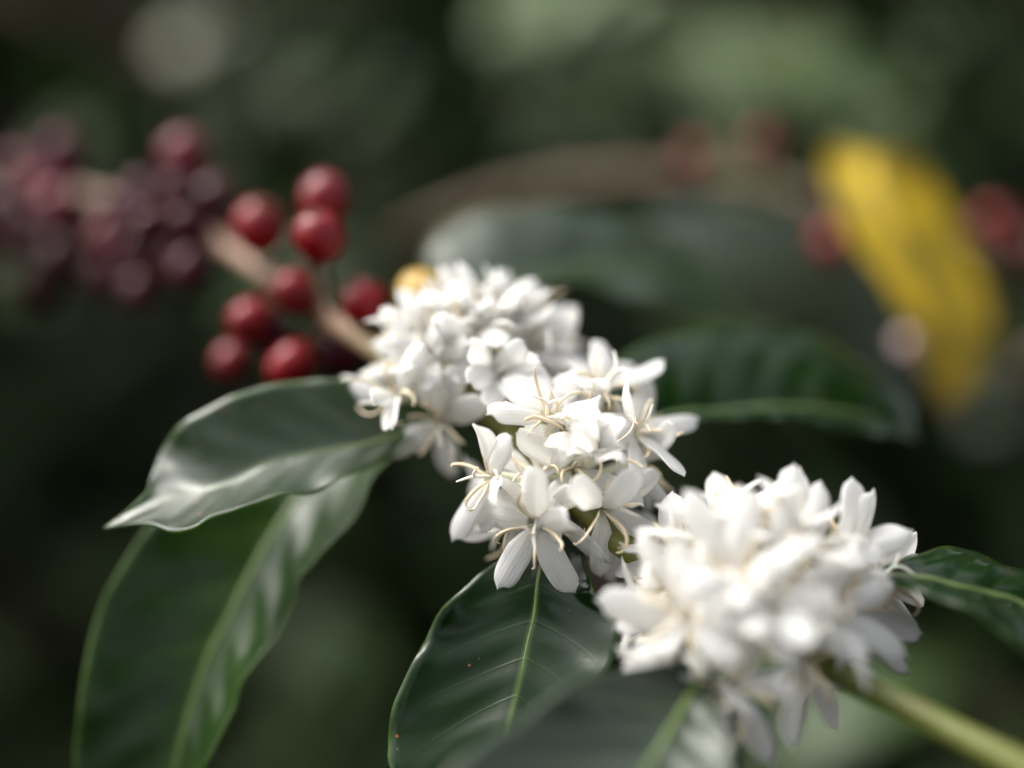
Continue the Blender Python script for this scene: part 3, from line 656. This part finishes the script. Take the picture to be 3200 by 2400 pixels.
V, F, UVs = tube(catmull(PX((3500, 760, .62), (3350, 1000, .60), (3150, 1180, .575)), 8), [.002]*9, 6); obj('twig', mesh('twig', V, F, UVs), M['bark'], sh2)
r2 = random.Random(5)
for k, (dx, dy, dz, z0) in enumerate([(.35, .25, .1, .7), (-.15, .45, .08, .9), (.1, .5, .1, 1.1), (.3, -.2, .1, 1.3), (-.25, .4, .12, 1.35), (-.1, .4, .0, .6), (-.3, .35, .0, .75)]):
    a = nearest(t2p, V3((T2.x, T2.y, z0)))
    lateral(sh2, a, a + V3((dx, dy, dz)), r2, 0.005, 6, 0.25, M['bark_dark'], margin=0.8)
# ---- withering yellow leaf hanging from that branch
yl = thing('yellow_leaf', 'withering yellow leaf with curled edge hanging in front of the cherry branch', 'leaf', P(2700, 480, .52))
hero_leaf(yl, PX((2900, 730, .600), (2790, 500, .54), (2720, 520, .52), (2760, 640, .50), (2850, 830, .49), (2930, 1000, .485), (2965, 1150, .485), (2950, 1290, .49)),
    PX((2640, 470, .54), (2590, 500, .525), (2610, 620, .50), (2680, 760, .485), (2790, 920, .48), (2860, 1060, .478), (2900, 1190, .48)),
    PX((2830, 490, .54), (2900, 560, .54), (2980, 690, .533), (3055, 850, .528), (3100, 1000, .52), (3085, 1130, .512), (3020, 1220, .50)),
    M['leaf_yellow'], M['rib_yellow'], seed=21, rib=0.0011, veins=8, flip=True)

# ------------------------------------------------------------------ shrub with a thick tan limb crossing the upper left
T3 = P(-700, 300, 1.15); T3 = V3((T3.x, T3.y, 0))
sh3 = thing('coffee_shrub', 'blurred coffee shrub with a thick tan limb slanting down behind the red cherries', 'coffee shrub', T3)
t3p = catmull([T3 + V3((0, 0, -.05)), T3 + V3((0, .02, .7)), P(-700, -350, 1.15), T3 + V3((.03, .03, 2.0))], 20)
V, F, UVs = tube(t3p, [0.026*(1-0.6*i/20) for i in range(21)], 10); obj('trunk', mesh('trunk', V, F, UVs), M['bark_dark'], sh3)
b3 = catmull(PX((-700, -350, 1.15), (-200, -120, 1.13), (200, 60, 1.10), (600, 230, 1.05), (950, 400, 1.02), (1250, 570, 1.0), (1500, 720, 1.0)), 40)
V, F, UVs = tube(b3, [0.011*(1-0.45*i/40) for i in range(41)], 10); obj('branch', mesh('branch', V, F, UVs), M['bark_mid'], sh3)
r3 = random.Random(8)
for i in range(4, 40, 3):
    for s in (-1, 1):
        tn = (b3[i+1]-b3[i]).normalized() if i < 40 else (b3[i]-b3[i-1]).normalized()
        d = V3((0, 1, 0)).cross(tn)*s*0.9 + V3((0, r3.uniform(-.2, .8), 0)) + tn*0.5
        place_leaf(sh3, b3[i], d, V3((r3.uniform(-.4, .4), -0.3, 1)), r3, 0.25)
for k in range(8):
    a = nearest(t3p, V3((T3.x, T3.y, .35+.17*k))); az = k*2.2
    lateral(sh3, a, a + V3((math.cos(az)*.4, math.sin(az)*.4, .05)), r3, 0.005, 6, 0.05, M['bark_dark'], margin=0.85)

# ------------------------------------------------------------------ rows of shrubs behind
BG = 'blurred dark green coffee shrub standing in the rows behind'
ROW = []
for k, (x, y, h, lighter_share) in enumerate([(0.30, 1.75, 1.45, .25), (-0.22, 1.85, 1.4, .08), (0.85, 1.65, 1.55, .2), (-0.78, 1.9, 1.6, .05), (1.35, 2.3, 1.7, .2),
        (0.62, 2.5, 1.75, .35), (0.0, 2.6, 1.7, .25), (-1.4, 2.5, 1.8, .05), (-0.65, 2.7, 1.8, .08), (1.1, 3.2, 1.9, .3)]):
    ROW.append(shrub(BG, x, y, h, 18, 0.60, 8, 200+k, lighter_share))
def glint_blossom_mesh():
    V = []; F = []; r = random.Random(4)
    for f in range(4):
        ax = V3((r.uniform(-.7, .7), r.uniform(-.7, .7), 1)).normalized(); s_ = ax.orthogonal().normalized(); b_ = ax.cross(s_)
        C = ax*0.010
        for k in range(5):
            a = k*2*math.pi/5; d = s_*math.cos(a) + b_*math.sin(a) + ax*0.3; e = ax.cross(d).normalized(); o_ = len(V)
            for (u, wd) in ((0.05, .0010), (0.4, .003), (0.75, .0034), (1.0, .0008)):
                for sg in (-1, 1):
                    for h_ in (-.0003, .0003): V.append(C + d*0.015*u + e*wd*sg + ax*(h_ + 0.003*math.sin(u*3)))
            for q in range(3):
                i = o_ + q*4
                F += [(i, i+4, i+6, i+2), (i+1, i+3, i+7, i+5), (i, i+1, i+5, i+4), (i+2, i+6, i+7, i+3)]
            F += [(o_, o_+2, o_+3, o_+1), (o_+12, o_+13, o_+15, o_+14)]
    return mesh('blossom', V, F)
GLINT_BLOSSOM = glint_blossom_mesh(); GLINT_BLOSSOM.materials.append(M['tube'])
def twig_to(root, trunk, p, r0=0.004):
    a = min(trunk, key=lambda q: (q-p).length + abs(q.z-p.z+0.08)*0.5)
    pts = catmull([a, (a+p)/2 + V3((0, 0, .03)), p], 8)
    V, F, UVs = tube(pts, [r0*(1-0.6*i/8) for i in range(9)], 6); obj('branch', mesh('branch', V, F, UVs), M['bark_dark'], root); return pts
def spray(rt, px, py, D, rad, n, kind, seed):
    """a leafy shoot of a background shrub ending near the given place"""
    root, trunk = rt; r = random.Random(seed); c = P(px, py, D); pts = twig_to(root, trunk, c)
    for k in range(n):
        q = c + V3((r.gauss(0, 1), r.gauss(0, 1), r.gauss(0, 1)))*rad*0.5
        base = nearest(pts, q).lerp(q, 0.6)
        place_leaf(root, base, V3((r.uniform(-1, 1), r.uniform(-1, .4), r.uniform(-.6, .3))), V3((r.uniform(-.5, .5), r.uniform(-.6, .2), 1)), r, kind=kind, scale=1.15)
def blossom(rt, px, py, D, sc, seed):  # added white blossom standing in for a bright glint that blurs to a disc
    root, trunk = rt; p = P(px, py, D); twig_to(root, trunk, p, .003)
    o = bpy.data.objects.new('blossom', GLINT_BLOSSOM); COL.objects.link(o); o.parent = root; o.matrix_parent_inverse = WORLD[root].inverted()
    o.matrix_basis = Matrix.Translation(p) @ Matrix.Rotation(seed, 4, 'Z') @ Matrix.Rotation(0.5, 4, 'X') @ Matrix.Scale(sc, 4)
S3 = (sh3, t3p); S2 = (sh2, t2p)
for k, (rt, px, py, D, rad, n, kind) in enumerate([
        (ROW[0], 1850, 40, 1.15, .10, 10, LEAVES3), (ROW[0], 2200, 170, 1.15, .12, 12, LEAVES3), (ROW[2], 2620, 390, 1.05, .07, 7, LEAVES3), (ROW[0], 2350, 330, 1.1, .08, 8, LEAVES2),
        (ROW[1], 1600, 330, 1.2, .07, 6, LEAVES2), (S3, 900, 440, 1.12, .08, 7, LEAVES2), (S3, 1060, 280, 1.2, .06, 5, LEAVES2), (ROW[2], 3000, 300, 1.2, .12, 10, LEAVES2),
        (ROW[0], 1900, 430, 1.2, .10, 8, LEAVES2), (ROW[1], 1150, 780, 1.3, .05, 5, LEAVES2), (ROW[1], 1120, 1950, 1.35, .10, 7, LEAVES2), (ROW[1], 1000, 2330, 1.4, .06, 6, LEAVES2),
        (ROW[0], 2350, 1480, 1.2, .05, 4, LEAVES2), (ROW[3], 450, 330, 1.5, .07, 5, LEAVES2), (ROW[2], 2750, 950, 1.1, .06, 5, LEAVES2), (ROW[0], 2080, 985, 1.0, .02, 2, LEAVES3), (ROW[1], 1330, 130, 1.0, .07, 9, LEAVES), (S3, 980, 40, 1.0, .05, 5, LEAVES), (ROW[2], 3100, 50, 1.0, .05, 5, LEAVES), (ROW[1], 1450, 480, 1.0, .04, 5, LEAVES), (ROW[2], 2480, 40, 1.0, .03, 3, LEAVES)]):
    spray(rt, px, py, D, rad, n, kind, 500+k)  # lighter leaf colours placed here paint the bright patches of the background
for k, (rt, px, py, D, sc) in enumerate([(S3, 590, 165, 1.05, 1.0), (S3, 700, 110, 1.15, .9), (ROW[2], 2660, 170, 1.25, .9), (ROW[2], 2530, 90, 1.3, .7), (ROW[2], 3085, 1330, 1.15, .85), (ROW[2], 2630, 980, 1.1, .6), (ROW[2], 3190, 900, 1.0, .6), (ROW[2], 2560, 60, 1.3, .7), (ROW[2], 2720, 130, 1.2, .7), (ROW[0], 2480, 330, 1.25, .6), (ROW[2], 3020, 1250, 1.2, .6), (ROW[0], 1480, 250, 1.3, .6)]):
    blossom(rt, px, py, D, sc, k*1.1)

# ------------------------------------------------------------------ low herbs on the soil
def herbs():
    r = random.Random(31); V = []; F = []
    for k in range(9000):
        y = 0.6 + 6*r.random()**1.3; x = r.uniform(-1, 1)*(0.6 + 0.75*y); h = r.uniform(.01, .12)
        a = r.uniform(0, 6.28); L_ = r.uniform(.03, .075); wd = L_*0.24; e = r.uniform(-.3, .7)
        d = V3((math.cos(a), math.sin(a), e)); sdv = V3((-math.sin(a), math.cos(a), r.uniform(-.2, .2)))
        b = V3((x, y, h - .03)); o_ = len(V)
        V += [b, b + d*L_*.5 + sdv*wd, b + d*L_ - V3((0, 0, L_*.25)), b + d*L_*.5 - sdv*wd]; F += [(o_, o_+1, o_+2, o_+3)]
        V += [V3((x, y, -.05)), b + V3((.001, 0, 0)), b - V3((.001, 0, 0))]; F += [(o_+4, o_+5, o_+6)]
    o = obj('ground_cover', mesh('ground_cover', V, F, smooth=False), M['herb']); o['kind'] = 'stuff'; o['label'] = 'low green herbs covering the shaded soil'; o['category'] = 'ground cover'
M['herb'] = simple('herb_green', (0.005, 0.013, 0.003), (0.012, 0.027, 0.006), 4.0, 0.7, spec=0.1)
herbs()

# ------------------------------------------------------------------ shade trees beyond
def shade_tree(label, x, y, h, rx, rz, seed, n=3200):
    r = random.Random(seed); root = thing('shade_tree', label, 'tree', (x, y, 0), 'shade trees beyond the shrubs')
    pts = catmull([V3((x, y, -.1)), V3((x + r.uniform(-.1, .1), y, h*.5)), V3((x, y, h))], 10)
    V, F, UVs = tube(pts, [.09*(1-.5*i/10) for i in range(11)], 10); obj('trunk', mesh('trunk', V, F, UVs), M['bark_dark'], root)
    cs = []
    for k in range(9):
        a = k*.7*2; q = V3((x + math.cos(a)*rx*r.uniform(.4, .8), y + math.sin(a)*rx*r.uniform(.4, .8), h + rz*r.uniform(-.3, .5))); cs.append(q)
        pp = catmull([pts[6 + k % 4], (pts[8]+q)/2 + V3((0, 0, .1)), q], 6)
        V, F, UVs = tube(pp, [.035*(1-.7*i/6) for i in range(7)], 6); obj('limb', mesh('limb', V, F, UVs), M['bark_dark'], root)
    V = []; F = []
    for k in range(n):
        c = r.choice(cs) + V3((r.gauss(0, .35)*rx, r.gauss(0, .35)*rx, r.gauss(0, .35)*rz)); a = r.uniform(0, 6.28)
        L_ = r.uniform(.08, .16); d = V3((math.cos(a), math.sin(a), r.uniform(-.7, .2)))*L_; s_ = V3((-math.sin(a), math.cos(a), r.uniform(-.3, .3)))*L_*.24; o_ = len(V)
        V += [c, c + d*.5 + s_, c + d, c + d*.5 - s_]; F.append((o_, o_+1, o_+2, o_+3))
    o = obj('crown', mesh('crown', V, F, smooth=False), M['herb'], root); o['kind'] = 'stuff'
for k, (x, y, h, rx, rz) in enumerate([(-1.5, 3.6, 2.7, 1.1, .45), (0.5, 4.0, 2.8, 1.2, .5), (2.2, 3.9, 2.8, 1.1, .5), (-3.2, 4.5, 3.2, 1.4, .7), (-.6, 6.0, 3.6, 1.5, .8), (2.0, 6.4, 3.6, 1.6, .8), (4.2, 5.5, 3.4, 1.5, .8), (-3.0, 7.5, 4.2, 1.8, 1.0), (0.5, 9.0, 4.5, 2.0, 1.2), (4.0, 9.0, 4.5, 2.0, 1.2)]):
    shade_tree('leafy shade tree with a dark trunk beyond the coffee rows', x, y, h, rx, rz, 700+k)
# unseen trees added to block the sky behind and right, open at left
for k, (x, y, h, rx, rz) in enumerate([(2.8, 1.6, 3.0, 1.1, .6), (1.2, -3.2, 3.4, 1.6, .8), (-3.0, -3.6, 3.6, 1.7, .9), (4.4, 0.2, 3.4, 1.5, .9)]):
    shade_tree('unseen leafy shade tree added to close off the sky', x, y, h, rx, rz, 800+k, n=4500)
# unseen shrubs added behind the camera to block the low sky
for k, (x, y, h) in enumerate([(-1.6, -1.3, 1.7), (-0.7, -1.55, 1.75), (0.2, -1.6, 1.7), (1.1, -1.5, 1.7), (2.0, -1.2, 1.7)]):
    shrub('unseen dark green coffee shrub added behind the camera to block low sky', x, y, h, 16, 0.6, 8, 300+k, 0.1, group='unseen coffee shrubs added behind the camera')
